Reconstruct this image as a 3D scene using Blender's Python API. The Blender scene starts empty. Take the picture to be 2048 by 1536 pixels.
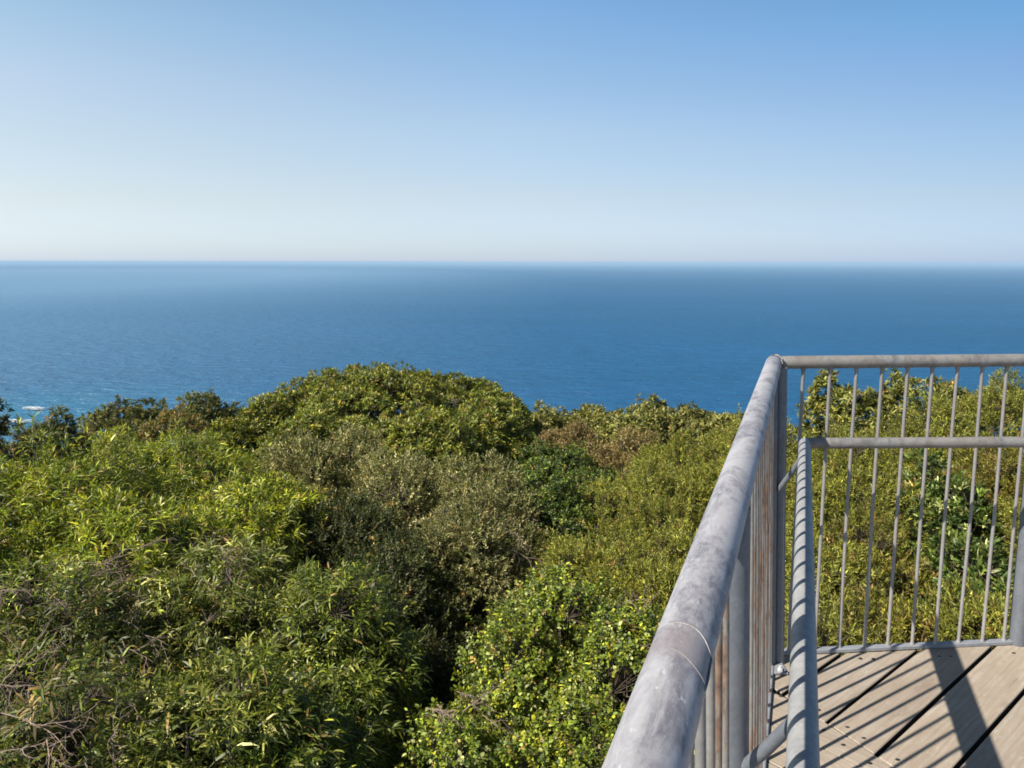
import bpy, bmesh, math, random
import numpy as np
from mathutils import Vector, Matrix
R = math.radians
sc = bpy.context.scene
col = sc.collection

# ------------------------------------------------------------------ numbers of the place
EYE = 70.0                     # camera height above the sea (m)
DECK = EYE - 1.48              # walking surface
SUN_AZ, SUN_EL = 238.0, 45.2   # compass style: 0 = view direction (+Y), clockwise
def U(az): return Vector((math.sin(R(az)), math.cos(R(az)), 0))

# ------------------------------------------------------------------ helpers
def link(o, parent=None):
    col.objects.link(o)
    if parent: o.parent = parent
    return o
def tag(o, label=None, cat=None, group=None, kind=None):
    if label: o['label'] = label
    if cat: o['category'] = cat
    if group: o['group'] = group
    if kind: o['kind'] = kind
    return o
def empty(name, loc=(0, 0, 0)):
    o = bpy.data.objects.new(name, None); o.location = loc
    o.empty_display_size = .2
    return link(o)
def from_arrays(name, co, faces3=None, faces4=None, mat=None, parent=None, smooth=False, color=None, loc=None):
    me = bpy.data.meshes.new(name)
    co = np.asarray(co, dtype=np.float32).reshape(-1, 3)
    loops = []; starts = []; n = 0
    if faces3 is not None and len(faces3):
        f = np.asarray(faces3, dtype=np.int32); loops.append(f.ravel()); starts.append(n + np.arange(len(f)) * 3); n += f.size
    if faces4 is not None and len(faces4):
        f = np.asarray(faces4, dtype=np.int32); loops.append(f.ravel()); starts.append(n + np.arange(len(f)) * 4); n += f.size
    loops = np.concatenate(loops); starts = np.concatenate(starts).astype(np.int32)
    me.vertices.add(len(co)); me.vertices.foreach_set('co', co.ravel())
    me.loops.add(len(loops)); me.loops.foreach_set('vertex_index', loops)
    me.polygons.add(len(starts)); me.polygons.foreach_set('loop_start', starts)
    me.update(calc_edges=True)
    if smooth: me.polygons.foreach_set('use_smooth', np.ones(len(starts), dtype=bool))
    if color is not None:
        a = me.attributes.new('tint', 'FLOAT_COLOR', 'POINT')
        c = np.ones((len(co), 4), dtype=np.float32); c[:, :3] = color
        a.data.foreach_set('color', c.ravel())
    if mat: me.materials.append(mat)
    o = bpy.data.objects.new(name, me)
    if loc is not None: o.location = loc
    return link(o, parent)
def frame(d):
    d = d.normalized(); a = Vector((0, 0, 1)) if abs(d.z) < .9 else Vector((1, 0, 0))
    b = d.cross(a).normalized(); return d, b, d.cross(b).normalized()
class MB:
    """collects shapes for one mesh"""
    def __init__(s): s.v = []; s.f = []
    def tube(s, pts, r, n=20, caps=True, dome=False):
        pts = [Vector(p) for p in pts]
        rs = r if isinstance(r, (list, tuple)) else [r] * len(pts)
        rings = []
        d0 = (pts[1] - pts[0]).normalized(); _, b, c = frame(d0)
        for i, p in enumerate(pts):
            if i == 0: d = pts[1] - pts[0]
            elif i == len(pts) - 1: d = pts[-1] - pts[-2]
            else: d = (pts[i + 1] - pts[i]).normalized() + (pts[i] - pts[i - 1]).normalized()
            d.normalize()
            b = (b - d * b.dot(d)).normalized(); c = d.cross(b)
            rings.append((p, b.copy(), c.copy(), rs[i], d.copy()))
        if dome:
            for end, sgn in ((0, -1), (-1, 1)):
                p, b_, c_, rr, d = rings[end]
                extra = [(p + d * sgn * rr * math.sin(a), b_, c_, rr * math.cos(a), d) for a in (R(30), R(60), R(82))]
                if end == 0: rings = extra[::-1] + rings
                else: rings = rings + extra
        base = len(s.v)
        for p, b_, c_, rr, d in rings:
            for k in range(n):
                a = 2 * math.pi * k / n
                s.v.append(p + (b_ * math.cos(a) + c_ * math.sin(a)) * rr)
        m = len(rings)
        for i in range(m - 1):
            for k in range(n):
                k2 = (k + 1) % n
                s.f.append((base + i * n + k, base + i * n + k2, base + (i + 1) * n + k2, base + (i + 1) * n + k))
        if caps:
            s.f.append(tuple(base + k for k in range(n))[::-1])
            s.f.append(tuple(base + (m - 1) * n + k for k in range(n)))
        return s
    def prism(s, poly, z0, z1, bev=0.0):
        """vertical prism of a convex polygon with a chamfered top edge"""
        n = len(poly); base = len(s.v)
        cx = sum(p[0] for p in poly) / n; cy = sum(p[1] for p in poly) / n
        lv = [(0, z0), (0, z1 - bev), (bev, z1)] if bev else [(0, z0), (0, z1)]
        ins = inset(poly, bev) if bev else poly
        for k, (i_, z) in enumerate(lv):
            P = ins if (bev and k == 2) else poly
            for p in P: s.v.append(Vector((p[0], p[1], z)))
        for L in range(len(lv) - 1):
            for k in range(n):
                k2 = (k + 1) % n
                s.f.append((base + L * n + k, base + L * n + k2, base + (L + 1) * n + k2, base + (L + 1) * n + k))
        s.f.append(tuple(base + k for k in range(n))[::-1])
        s.f.append(tuple(base + (len(lv) - 1) * n + k for k in range(n)))
        return s
    def build(s, name, mat, parent=None, smooth=True, angle=40, loc=None):
        me = bpy.data.meshes.new(name)
        me.from_pydata([tuple(v) for v in s.v], [], s.f); me.update()
        bm = bmesh.new(); bm.from_mesh(me); bmesh.ops.recalc_face_normals(bm, faces=bm.faces); bm.to_mesh(me); bm.free()
        if smooth:
            me.polygons.foreach_set('use_smooth', [True] * len(me.polygons))
            me.set_sharp_from_angle(angle=R(angle))
        me.materials.append(mat)
        o = bpy.data.objects.new(name, me)
        return link(o, parent)
def area2(poly): return sum(poly[i][0] * poly[(i + 1) % len(poly)][1] - poly[(i + 1) % len(poly)][0] * poly[i][1] for i in range(len(poly))) / 2
def inset(poly, d):
    if area2(poly) < 0: poly = poly[::-1]; rev = True
    else: rev = False
    n = len(poly); out = []
    for i in range(n):
        a, b, c = Vector(poly[i - 1]), Vector(poly[i]), Vector(poly[(i + 1) % n])
        e1 = (b - a).normalized(); e2 = (c - b).normalized()
        n1 = Vector((-e1.y, e1.x)); n2 = Vector((-e2.y, e2.x))
        k = 1 + n1.dot(n2)
        out.append(tuple(b + (n1 + n2) * (d / max(k, .3))))
    return out[::-1] if rev else out
def clip(poly, n, c):
    """keep the part of poly with p.n <= c"""
    out = []
    for i in range(len(poly)):
        a, b = Vector(poly[i]), Vector(poly[(i + 1) % len(poly)])
        da, db = a.dot(n) - c, b.dot(n) - c
        if da <= 0: out.append(tuple(a))
        if da * db < 0: out.append(tuple(a + (b - a) * (da / (da - db))))
    return out

# ------------------------------------------------------------------ materials
def mat(name):
    m = bpy.data.materials.new(name); m.use_nodes = True
    nt = m.node_tree; nt.nodes.clear()
    out = nt.nodes.new('ShaderNodeOutputMaterial')
    return m, nt, out
def N(nt, t, **kw):
    n = nt.nodes.new(t)
    for k, v in kw.items():
        if k in n.inputs.keys(): n.inputs[k].default_value = v
        else: setattr(n, k, v)
    return n
def ramp(nt, src, stops, interp='LINEAR'):
    r = nt.nodes.new('ShaderNodeValToRGB'); r.color_ramp.interpolation = interp
    el = r.color_ramp.elements
    while len(el) < len(stops): el.new(.5)
    for e, (p, c) in zip(el, stops):
        e.position = p; e.color = (c, c, c, 1) if isinstance(c, (int, float)) else (*c, 1)
    nt.links.new(src, r.inputs['Fac']); return r.outputs['Color']
def mix(nt, fac, a, b, mode='MIX'):
    m = nt.nodes.new('ShaderNodeMix'); m.data_type = 'RGBA'; m.blend_type = mode
    for i, v in ((0, fac), (6, a), (7, b)):
        if isinstance(v, bpy.types.NodeSocket): nt.links.new(v, m.inputs[i])
        else: m.inputs[i].default_value = v if i == 0 else (*v, 1)
    return m.outputs[2]
def noise(nt, vec, scale, detail=4, rough=.55, dist=0):
    n = N(nt, 'ShaderNodeTexNoise', Scale=scale, Detail=detail, Roughness=rough, Distortion=dist)
    if vec is not None: nt.links.new(vec, n.inputs['Vector'])
    return n.outputs['Fac']
def mapping(nt, vec, scale=(1, 1, 1), rot=(0, 0, 0), loc=(0, 0, 0)):
    m = nt.nodes.new('ShaderNodeMapping'); m.inputs['Scale'].default_value = scale
    m.inputs['Rotation'].default_value = rot; m.inputs['Location'].default_value = loc
    nt.links.new(vec, m.inputs['Vector']); return m.outputs['Vector']
def coords(nt): return nt.nodes.new('ShaderNodeTexCoord').outputs['Object']

def leaf_material():
    m, nt, out = mat('leaf')
    a = N(nt, 'ShaderNodeAttribute', attribute_name='tint')
    p = N(nt, 'ShaderNodeBsdfPrincipled', Roughness=.48)
    p.inputs['Specular IOR Level'].default_value = .38
    geo = nt.nodes.new('ShaderNodeNewGeometry')
    # undersides are paler and duller
    under = mix(nt, geo.outputs['Backfacing'], a.outputs['Color'], mix(nt, .2, a.outputs['Color'], (.12, .13, .05)))
    nt.links.new(under, p.inputs['Base Color'])
    t = nt.nodes.new('ShaderNodeBsdfTranslucent')
    nt.links.new(mix(nt, 1, a.outputs['Color'], (1.5, 1.5, .55), 'MULTIPLY'), t.inputs['Color'])
    s = nt.nodes.new('ShaderNodeMixShader'); s.inputs[0].default_value = .24
    nt.links.new(p.outputs[0], s.inputs[1]); nt.links.new(t.outputs[0], s.inputs[2])
    nt.links.new(s.outputs[0], out.inputs[0]); return m
def bark_material(name, c1, c2):
    m, nt, out = mat(name); co = coords(nt)
    p = N(nt, 'ShaderNodeBsdfPrincipled', Roughness=.85)
    nt.links.new(ramp(nt, noise(nt, mapping(nt, co, (9, 9, 3)), 3), [(.3, c1), (.7, c2)]), p.inputs['Base Color'])
    nt.links.new(p.outputs[0], out.inputs[0]); return m
def metal_material(name, light, dark, blotch=.5, rust=0.0, brown=0.0, scale=1.0, stain=None, stretch=False):
    m, nt, out = mat(name); co = coords(nt); co0 = co
    if stretch: co = mapping(nt, mapping(nt, co, rot=(0, 0, R(20))), (1, .42, 1))
    p = N(nt, 'ShaderNodeBsdfPrincipled')
    big = ramp(nt, noise(nt, co, 11 * scale, 7, .72, .9), [(.44, 0.0), (.56, 1.0)])
    fine = noise(nt, co, 95 * scale, 5, .7)
    mid = noise(nt, co, 38 * scale, 7, .8)
    f = mix(nt, ramp(nt, mid, [(.40, .12), (.56, 1.0)]), (0, 0, 0), big)
    c = mix(nt, f, light, dark)
    c = mix(nt, blotch, light, c)
    c = mix(nt, ramp(nt, fine, [(.35, .0), (.7, .45)]), c, tuple(x * .72 for x in light))
    c = mix(nt, ramp(nt, noise(nt, co, 160, 2), [(.66, 0.0), (.72, .7)]), c, tuple(min(1, x * 1.25) for x in light))
    vo = N(nt, 'ShaderNodeTexVoronoi', Scale=130 * scale); nt.links.new(co0, vo.inputs['Vector'])
    sv = nt.nodes.new('ShaderNodeSeparateColor'); nt.links.new(vo.outputs['Color'], sv.inputs[0])
    c = mix(nt, mix(nt, .22, (0, 0, 0), sv.outputs[0]), c, tuple(x * .55 for x in light))
    if brown: c = mix(nt, ramp(nt, noise(nt, mapping(nt, co, (1, 1, 1), loc=(3, 1, 7)), 12, 6, .7), [(.4, 0.0), (.6, brown)]), c, (.24, .20, .16))
    if rust:
        rz = noise(nt, mapping(nt, co, (14, 14, 2.6)), 2.2, 6, .75)
        rm = ramp(nt, rz, [(.5 - rust * .12, 0.0), (.58 - rust * .06, 1.0)])
        rc = ramp(nt, noise(nt, co, 40, 4), [(.35, (.12, .06, .035)), (.6, (.30, .17, .10))])
        c = mix(nt, mix(nt, .8, (0, 0, 0), rm), c, rc)
    if stain:
        dn = N(nt, 'ShaderNodeVectorMath', operation='DISTANCE'); nt.links.new(co0, dn.inputs[0]); dn.inputs[1].default_value = stain
        mm = N(nt, 'ShaderNodeMapRange'); nt.links.new(dn.outputs['Value'], mm.inputs[0]); mm.inputs[1].default_value = .050; mm.inputs[2].default_value = .030
        c = mix(nt, mix(nt, .6, (0, 0, 0), mm.outputs[0]), c, (.23, .19, .19))
    nt.links.new(c, p.inputs['Base Color'])
    p.inputs['Metallic'].default_value = .15
    nt.links.new(ramp(nt, mid, [(.3, .42), (.7, .68)]), p.inputs['Roughness'])
    b = N(nt, 'ShaderNodeBump', Strength=.35, Distance=.0012)
    nt.links.new(mix(nt, .5, mid, fine), b.inputs['Height']); nt.links.new(b.outputs[0], p.inputs['Normal'])
    nt.links.new(p.outputs[0], out.inputs[0]); return m
def wood_material():
    m, nt, out = mat('weathered_timber')
    a = N(nt, 'ShaderNodeAttribute', attribute_name='grain').outputs['Vector']
    p = N(nt, 'ShaderNodeBsdfPrincipled', Roughness=.8)
    sep = nt.nodes.new('ShaderNodeSeparateXYZ'); nt.links.new(a, sep.inputs[0])
    warp = noise(nt, mapping(nt, a, (1.2, 5, 1)), 1.3, 3, .5)
    w = nt.nodes.new('ShaderNodeTexWave'); w.wave_type = 'BANDS'; w.bands_direction = 'Y'
    w.inputs['Scale'].default_value = 9; w.inputs['Distortion'].default_value = 9; w.inputs['Detail'].default_value = 4
    w.inputs['Detail Scale'].default_value = .8
    nt.links.new(mapping(nt, a, (.35, 1.6, 1)), w.inputs['Vector'])
    fib = noise(nt, mapping(nt, a, (5, 150, 1)), 1, 6, .7)
    blot = noise(nt, mapping(nt, a, (3, 6, 1)), 1.2, 5, .65)
    c = ramp(nt, blot, [(.3, (.255, .21, .165)), (.55, (.35, .30, .24)), (.78, (.44, .395, .335))])
    tn = nt.nodes.new('ShaderNodeMapRange'); nt.links.new(sep.outputs['Z'], tn.inputs[0]); tn.inputs[3].default_value = 0; tn.inputs[4].default_value = .55
    c = mix(nt, tn.outputs[0], c, (.30, .275, .24))
    c = mix(nt, ramp(nt, noise(nt, mapping(nt, a, (2.2, 9, 1)), 1.5, 6, .75), [(.56, 0.0), (.66, .6)]), c, (.16, .13, .105))
    c = mix(nt, ramp(nt, w.outputs['Fac'], [(.2, .30), (.7, 0.0)]), c, (.27, .185, .115))
    c = mix(nt, ramp(nt, fib, [(.35, .45), (.6, 0.0)]), c, (.24, .175, .12))
    c = mix(nt, ramp(nt, noise(nt, mapping(nt, a, (14, 50, 1)), 1, 4, .8), [(.6, 0.0), (.75, .5)]), c, (.62, .57, .50))
    nt.links.new(c, p.inputs['Base Color'])
    b = N(nt, 'ShaderNodeBump', Strength=.5, Distance=.0015)
    nt.links.new(fib, b.inputs['Height']); nt.links.new(b.outputs[0], p.inputs['Normal'])
    nt.links.new(p.outputs[0], out.inputs[0]); return m
def plain(name, c, rough=.6, metal=0):
    m, nt, out = mat(name)
    p = N(nt, 'ShaderNodeBsdfPrincipled', Roughness=rough, Metallic=metal)
    nt.links.new(ramp(nt, noise(nt, coords(nt), 60, 4), [(.3, tuple(x * .75 for x in c)), (.7, tuple(x * 1.2 for x in c))]), p.inputs['Base Color'])
    nt.links.new(p.outputs[0], out.inputs[0]); return m
LEAF = leaf_material()
BARK = bark_material('bark', (.05, .038, .028), (.13, .10, .075))
TWIG = bark_material('dry_twig', (.17, .12, .095), (.38, .28, .225))
GALV = metal_material('galvanised_handrail', (.44, .43, .45), (.135, .13, .16), .95, stretch=True, stain=(.150, .665, 69.64))
GALV_BACK = metal_material('galvanised_brownish', (.25, .25, .25), (.10, .10, .105), 1.0, brown=.5)
GALV_LOW = metal_material('galvanised_lower_rail', (.37, .37, .37), (.19, .20, .225), .55)
GALV_POST_SHADE = metal_material('galvanised_post_shade', (.175, .19, .215), (.10, .115, .14), .6)  # darker, bluer metal: shade painted into the posts and brackets
GALV_BAL = metal_material('galvanised_baluster', (.30, .29, .29), (.16, .155, .16), .5, brown=.35)
GALV_RUST = metal_material('rusting_baluster', (.32, .305, .28), (.19, .175, .165), .6, rust=.12)
ZINC = metal_material('zinc_base', (.29, .305, .335), (.17, .185, .215), .7)
BEAD = metal_material('weld_bead', (.215, .20, .20), (.15, .14, .14), .8)
BOLT = metal_material('bolt_zinc', (.6, .6, .6), (.45, .45, .45), .4)
WOOD = wood_material()
SCREW = plain('screw_steel', (.05, .05, .055), .5, .6)
JOIST_GAP_SHADE = plain('joist_timber_gap_shade', (.03, .024, .02), .9)

# ------------------------------------------------------------------ railing
TOP = EYE - .36; LOW = EYE - .630
C0 = Vector((.9456, 2.862, 0))                    # corner, on the top rail axis
u1 = Vector((math.sin(R(19.97)), math.cos(R(19.97)), 0)); n1 = Vector((u1.y, -u1.x, 0))   # along the left run; n1 points inboard
u2 = Vector((math.sin(R(84.6)), math.cos(R(84.6)), 0)); n2 = Vector((u2.y, -u2.x, 0))
LEAN = .045                                      # the left run leans: its foot is further inboard
def LP(s, z):
    """point of the left run, s metres from the corner towards the viewer"""
    k = (TOP - z) / (TOP - DECK)
    return C0 - u1 * s + n1 * (LEAN * k) + Vector((0, 0, z))
def BP(s, z):
    k = (TOP - z) / (TOP - DECK)
    return C0 + u2 * s + n2 * (.01 * k) + Vector((0, 0, z))
rail = empty('metal_railing', C0 + Vector((0, 0, DECK)))
tag(rail, 'weathered galvanised steel railing with thick top rail, lower handrail and thin balusters round the deck', 'railing')
BACK_LEN, LEFT_LEN = 3.2, 4.0
def part(mb, name, m, **k):
    o = mb.build(name, m, rail, **k); o.matrix_parent_inverse = rail.matrix_basis.inverted(); return o
def subdiv(a, b, n, wob=0.0, seed=0):
    rnd = random.Random(seed)
    return [a.lerp(b, i / n) + Vector((0, 0, wob * rnd.uniform(-1, 1))) for i in range(n + 1)]
part(MB().tube(subdiv(LP(LEFT_LEN, TOP), LP(.035, TOP) + Vector((0, 0, .002)), 24), .0285, 32, dome=True), 'top_rail', GALV)
part(MB().tube(subdiv(BP(.035, TOP + .003), BP(BACK_LEN, TOP + .001), 12), .0235, 28, dome=True), 'top_rail', GALV_BACK)
# mitred weld at the corner
mb = MB()
ring = []
for i in range(15):
    a = math.pi * (i / 14) * 1.25 - .5
    v = n1 * math.cos(a) * .029 + Vector((0, 0, 1)) * math.sin(a) * .029
    ring.append(C0 + Vector((0, 0, TOP + .001)) - u1 * (.012 + .012 * math.sin(a * 3)) + u2 * .006 + v)
mb.tube(ring, [.0035 + .0012 * math.sin(i * 2.1) for i in range(15)], 8)
part(mb, 'weld_bead', BEAD)
# two worn weld seams round the top rail joint, close to the viewer
sj = (C0 - Vector((.150, .665, 0))).length
def ringpts(s0, a0, a1, n, skew, wob, seed):
    rnd = random.Random(seed); pts = []
    for i in range(n):
        t = i / (n - 1); a = a0 + (a1 - a0) * t
        v = n1 * math.cos(a) + Vector((0, 0, 1)) * math.sin(a)
        pts.append(C0 + Vector((0, 0, TOP)) - u1 * (s0 + skew * (t - .5) + wob * math.sin(t * 7 + seed)) + v * .0288)
    return pts
mb = MB()
A_ = ringpts(sj - .030, R(118), R(15), 18, .022, .0022, 1)
B_ = ringpts(sj + .028, R(100), R(10), 16, .016, .002, 4)
side = [A_[-1].lerp(B_[-1], t) + n1 * .0010 * math.sin(t * 3.14) for t in (0, .2, .4, .6, .8, 1)]
mb.tube(A_ + side[1:-1] + B_[::-1], .0011, 6)
part(mb, 'weld_seam', BEAD)

# lower handrail: two straight tubes meeting in a mitre
OFF = .117
inner0 = Vector((1.031, 2.748, 0))
iu2 = Vector((math.sin(R(88.0)), math.cos(R(88.0)), 0))
part(MB().tube(subdiv(inner0 - u1 * 3.6 + Vector((0, 0, LOW)), inner0 + Vector((0, 0, LOW)), 18), .0205, 28, dome=True), 'lower_handrail', GALV_LOW)
part(MB().tube(subdiv(inner0 + Vector((0, 0, LOW + .0005)), inner0 + iu2 * 3.0 + Vector((0, 0, LOW)), 12), .0195, 28, dome=True), 'lower_handrail', GALV_BACK)

# posts: left run ends in a post at the corner, with a twin for the back run beside it
POST_R = .0295
M_S = (C0 - Vector((.338, 1.175, 0))).length
post_l = [M_S, M_S + 1.3, M_S + 2.0]
post_b = [.022, 1.045, 2.15, 3.15]
for s in post_l:
    part(MB().tube([LP(s, DECK - .18), LP(s, TOP - .01)], POST_R, 24), 'post', GALV_POST_SHADE)
for s in post_b:
    p0, p1 = BP(s, DECK - .02), BP(s, TOP - .01)
    if s < .03:      # twin posts at the corner, the left one shading the right one
        a0, a1 = LP(.075, DECK - .18), LP(.075, TOP - .01); dv = Vector((.0345, .0195, 0))
        part(MB().tube([a0, a1], .0172, 24), 'post', GALV_POST_SHADE)
        p0, p1 = a0 + dv, a1 + dv
        part(MB().tube([p0, p1], .0215, 24), 'post', GALV_POST_SHADE)
    else: part(MB().tube([p0, p1], POST_R, 24), 'post', GALV_POST_SHADE)
# base rails
def bar(mb, a, b, w, h):
    d = (b - a).normalized(); s = Vector((d.y, -d.x, 0)) * (w / 2); c = .003; base = len(mb.v)
    prof = [(-1, 0), (-1, h - c), (-1 + 2 * c / w, h), (1 - 2 * c / w, h), (1, h - c), (1, 0)]
    for e in (a, b):
        for x, z in prof: mb.v.append(e + s * x + Vector((0, 0, z)))
    n = len(prof)
    for k in range(n): mb.f.append((base + k, base + (k + 1) % n, base + n + (k + 1) % n, base + n + k))
    mb.f.append(tuple(base + k for k in range(n))); mb.f.append(tuple(base + n + k for k in range(n))[::-1])
    return mb
part(bar(MB(), LP(.10, DECK + .004), LP(LEFT_LEN, DECK + .004), .026, .012), 'base_rail', ZINC)
part(bar(MB(), BP(.06, DECK + .004), BP(BACK_LEN, DECK + .004), .028, .014), 'base_rail', ZINC)
# balusters
rnd = random.Random(5)
SP = .0985
k = 0; s = .105
while s < LEFT_LEN - .05:
    if all(abs(s - p) > .045 for p in post_l):
        j = Vector((rnd.uniform(-1, 1), rnd.uniform(-1, 1), 0)) * .0015
        m = GALV_RUST if s < 2.1 else GALV_BAL
        a_, b_ = LP(s, DECK + .012) + j, LP(s, TOP - .026)
        part(MB().tube([a_, a_.lerp(b_, .007), a_.lerp(b_, .014), a_.lerp(b_, .5) + j * .8, a_.lerp(b_, .988), b_, LP(s, TOP - .01)], [.0105, .0085, .0065, .0065, .0065, .0095, .0105], 12), 'baluster', m)
    s += SP; k += 1
xs = [1.057, 1.158, 1.258, 1.356, 1.454, 1.55, 1.647, 1.745, 1.841]
ss = [(x - C0.x) / u2.x for x in xs] + [.988]
s = 1.20
while s < BACK_LEN - .05:
    if all(abs(s - p) > .045 for p in post_b): ss.append(s)
    s += SP
for s in ss:
    j = Vector((rnd.uniform(-1, 1), rnd.uniform(-1, 1), 0)) * .003
    mid = BP(s, (TOP + DECK) / 2) + Vector((rnd.uniform(-1, 1) * .003, 0, 0))
    a_, b_ = BP(s, DECK + .014) + j, BP(s, TOP - .022)
    part(MB().tube([a_, a_.lerp(b_, .007), a_.lerp(b_, .014), mid, a_.lerp(b_, .988), b_, BP(s, TOP - .01)], [.0105, .0085, .0062, .0062, .0062, .0092, .0102], 12), 'baluster', GALV_BAL)
# brackets from post to lower handrail
def bracket(p0, q, r=.0105):
    pts = [p0, p0.lerp(q, .5) + Vector((0, 0, -.004)), q]
    part(MB().tube(pts, r, 16), 'bracket', GALV_POST_SHADE)
bracket(LP(.075, EYE - .815) + Vector((.020, .0, 0)), inner0 - u1 * .07 + Vector((0, 0, LOW - .02)), .010)
for s_ in post_l[:2]:
    q = LP(s_, EYE - .82)
    f_ = inner0 - u1 * (s_ + .10 - .117) + Vector((0, 0, LOW - .02))
    bracket(q, f_, .0105)
for s_ in (1.045, 2.15):
    bracket(BP(s_, EYE - .82), inner0 + iu2 * (s_ - .09) + Vector((0, 0, LOW - .02)), .010)
# base plates and bolts
for p in (BP(.022, DECK) + Vector((.004, -.085, 0)), LP(M_S, DECK)):
    mb = MB(); mb.prism([(p.x - .03, p.y - .068), (p.x + .03, p.y - .068), (p.x + .034, p.y + .03), (p.x - .03, p.y + .03)], DECK + .004, DECK + .011, .001)
    part(mb, 'base_plate', ZINC)
    mb = MB(); b = Vector((p.x + .006, p.y - .052, 0))
    mb.prism([(b.x + .010 * math.cos(R(a)), b.y + .010 * math.sin(R(a))) for a in range(0, 360, 60)], DECK + .011, DECK + .021, .0015)
    mb.tube([b + Vector((0, 0, DECK + .02)), b + Vector((0, 0, DECK + .029))], .0055, 12)
    part(mb, 'bolt', BOLT)

# ------------------------------------------------------------------ deck
deck = empty('viewing_deck', (1.8, 1.2, DECK))
tag(deck, 'weathered timber viewing deck floor of wide boards with dark gaps inside the railing', 'deck')
Lf = LP(0, DECK); Lb = LP(LEFT_LEN, DECK)
n1v, n2v = Vector((n1.x, n1.y)), Vector((n2.x, n2.y))
outer = [(-4, -3), (5, -3), (5, 5), (-4, 5)]
pl = Vector((LP(0, DECK).x, LP(0, DECK).y)); pb = Vector((BP(0, DECK).x, BP(0, DECK).y))
outer = clip(outer, -n1v, -(pl.dot(n1v) - .012))          # inboard of the left run
outer = clip(outer, -n2v, -(pb.dot(n2v) + .004))          # in front of the back run
outer = clip(outer, Vector((1, 0)), 4.0)
outer = clip(outer, Vector((0, -1)), 1.6)
mit = Vector((math.sin(R(154.5)), math.cos(R(154.5)))); mp = Vector((1.024, 2.402))
mn = Vector((mit.y, -mit.x))                              # normal of the joint
if mn.dot(Vector((1, 0))) > 0: mn = -mn                   # points to the left set
mc = mp.dot(mn)
right_zone = clip(outer, mn, mc - .0015); left_zone = clip(outer, -mn, -mc - .0015)
boards = []
def lay(zone, d, offs, wdt, gap):
    n = Vector((d.y, -d.x))
    for o in offs:
        P = clip(clip(zone, n, o + wdt), -n, -(o + gap))
        if len(P) >= 3 and abs(area2(P)) > .002: boards.append((P, d))
d48 = Vector((math.sin(R(47.9)), math.cos(R(47.9)))); n48 = Vector((d48.y, -d48.x))
g1 = Vector((1.026, 2.403)).dot(n48)
lay(right_zone, d48, [g1 + (k - 14) * .1845 for k in range(48)], .1845 - .0072, .0072)
d42 = -n48.copy()
lay(left_zone, d42, [Vector((1.02, 2.47)).dot(Vector((d42.y, -d42.x))) + (k - 20) * .1845 for k in range(48)], .1845 - .002, .002)
rb = random.Random(3)
V = []; F = []; G = []
for P, d in boards:
    if area2(P) < 0: P = P[::-1]
    n = Vector((d.y, -d.x)); off = Vector((rb.uniform(0, 40), rb.uniform(0, 40)))
    mb = MB(); dz = rb.uniform(-.0015, .0015); shade_ = rb.random()
    mb.prism(P, DECK - .045, DECK + dz, .003)
    b = len(V)
    for v in mb.v:
        V.append(tuple(v)); q = Vector((v.x, v.y)); G.append((q.dot(d) + off.x, q.dot(n) + off.y, shade_))
    F += [tuple(i + b for i in f) for f in mb.f]
me = bpy.data.meshes.new('deck_boards'); me.from_pydata(V, [], F); me.update()
a = me.attributes.new('grain', 'FLOAT_VECTOR', 'POINT'); a.data.foreach_set('vector', np.array(G, dtype=np.float32).ravel())
me.materials.append(WOOD); me.materials.append(JOIST_GAP_SHADE)
for pf in me.polygons: pf.material_index = 1 if abs(pf.normal.z) < .25 else 0  # near-black board sides paint in the shade of the gaps
o = bpy.data.objects.new('deck_boards', me); link(o, deck); o.matrix_parent_inverse = deck.matrix_basis.inverted()
def dpart(mb, name, m):
    o = mb.build(name, m, deck); o.matrix_parent_inverse = deck.matrix_basis.inverted(); return o
for x in (.75, 1.35, 2.0, 2.8, 3.6):
    P = clip(outer, Vector((1, 0)), x + .03); P = clip(P, Vector((-1, 0)), -(x - .03)); P = inset(P, .008) if len(P) > 2 else P
    if len(P) >= 3: dpart(MB().prism(P, DECK - .19, DECK - .049), 'joist', JOIST_GAP_SHADE)
for (x, y) in ((1.2, 2.5), (3.4, 2.7), (1.0, -1.0), (3.4, -1.0)):
    dpart(MB().prism([(x - .07, y - .07), (x + .07, y - .07), (x + .07, y + .07), (x - .07, y + .07)], 61.5, DECK - .195, .004), 'support_post', JOIST_GAP_SHADE)
scr = [(1.082, 2.375), (1.109, 2.315), (1.072, 2.188), (1.163, 2.206), (1.027, 2.477), (1.0, 2.36), (1.319, 2.828), (1.367, 2.825), (1.626, 2.845), (1.67, 2.845), (1.926, 2.872), (1.975, 2.872), (.93, 2.56), (1.03, 2.28)]
for (x, y) in scr:
    mb = MB(); mb.prism([(x + .0075 * math.cos(R(a)), y + .0055 * math.sin(R(a))) for a in range(0, 360, 36)], DECK - .002, DECK + .0022, .0005)
    dpart(mb, 'screw', SCREW)

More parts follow.
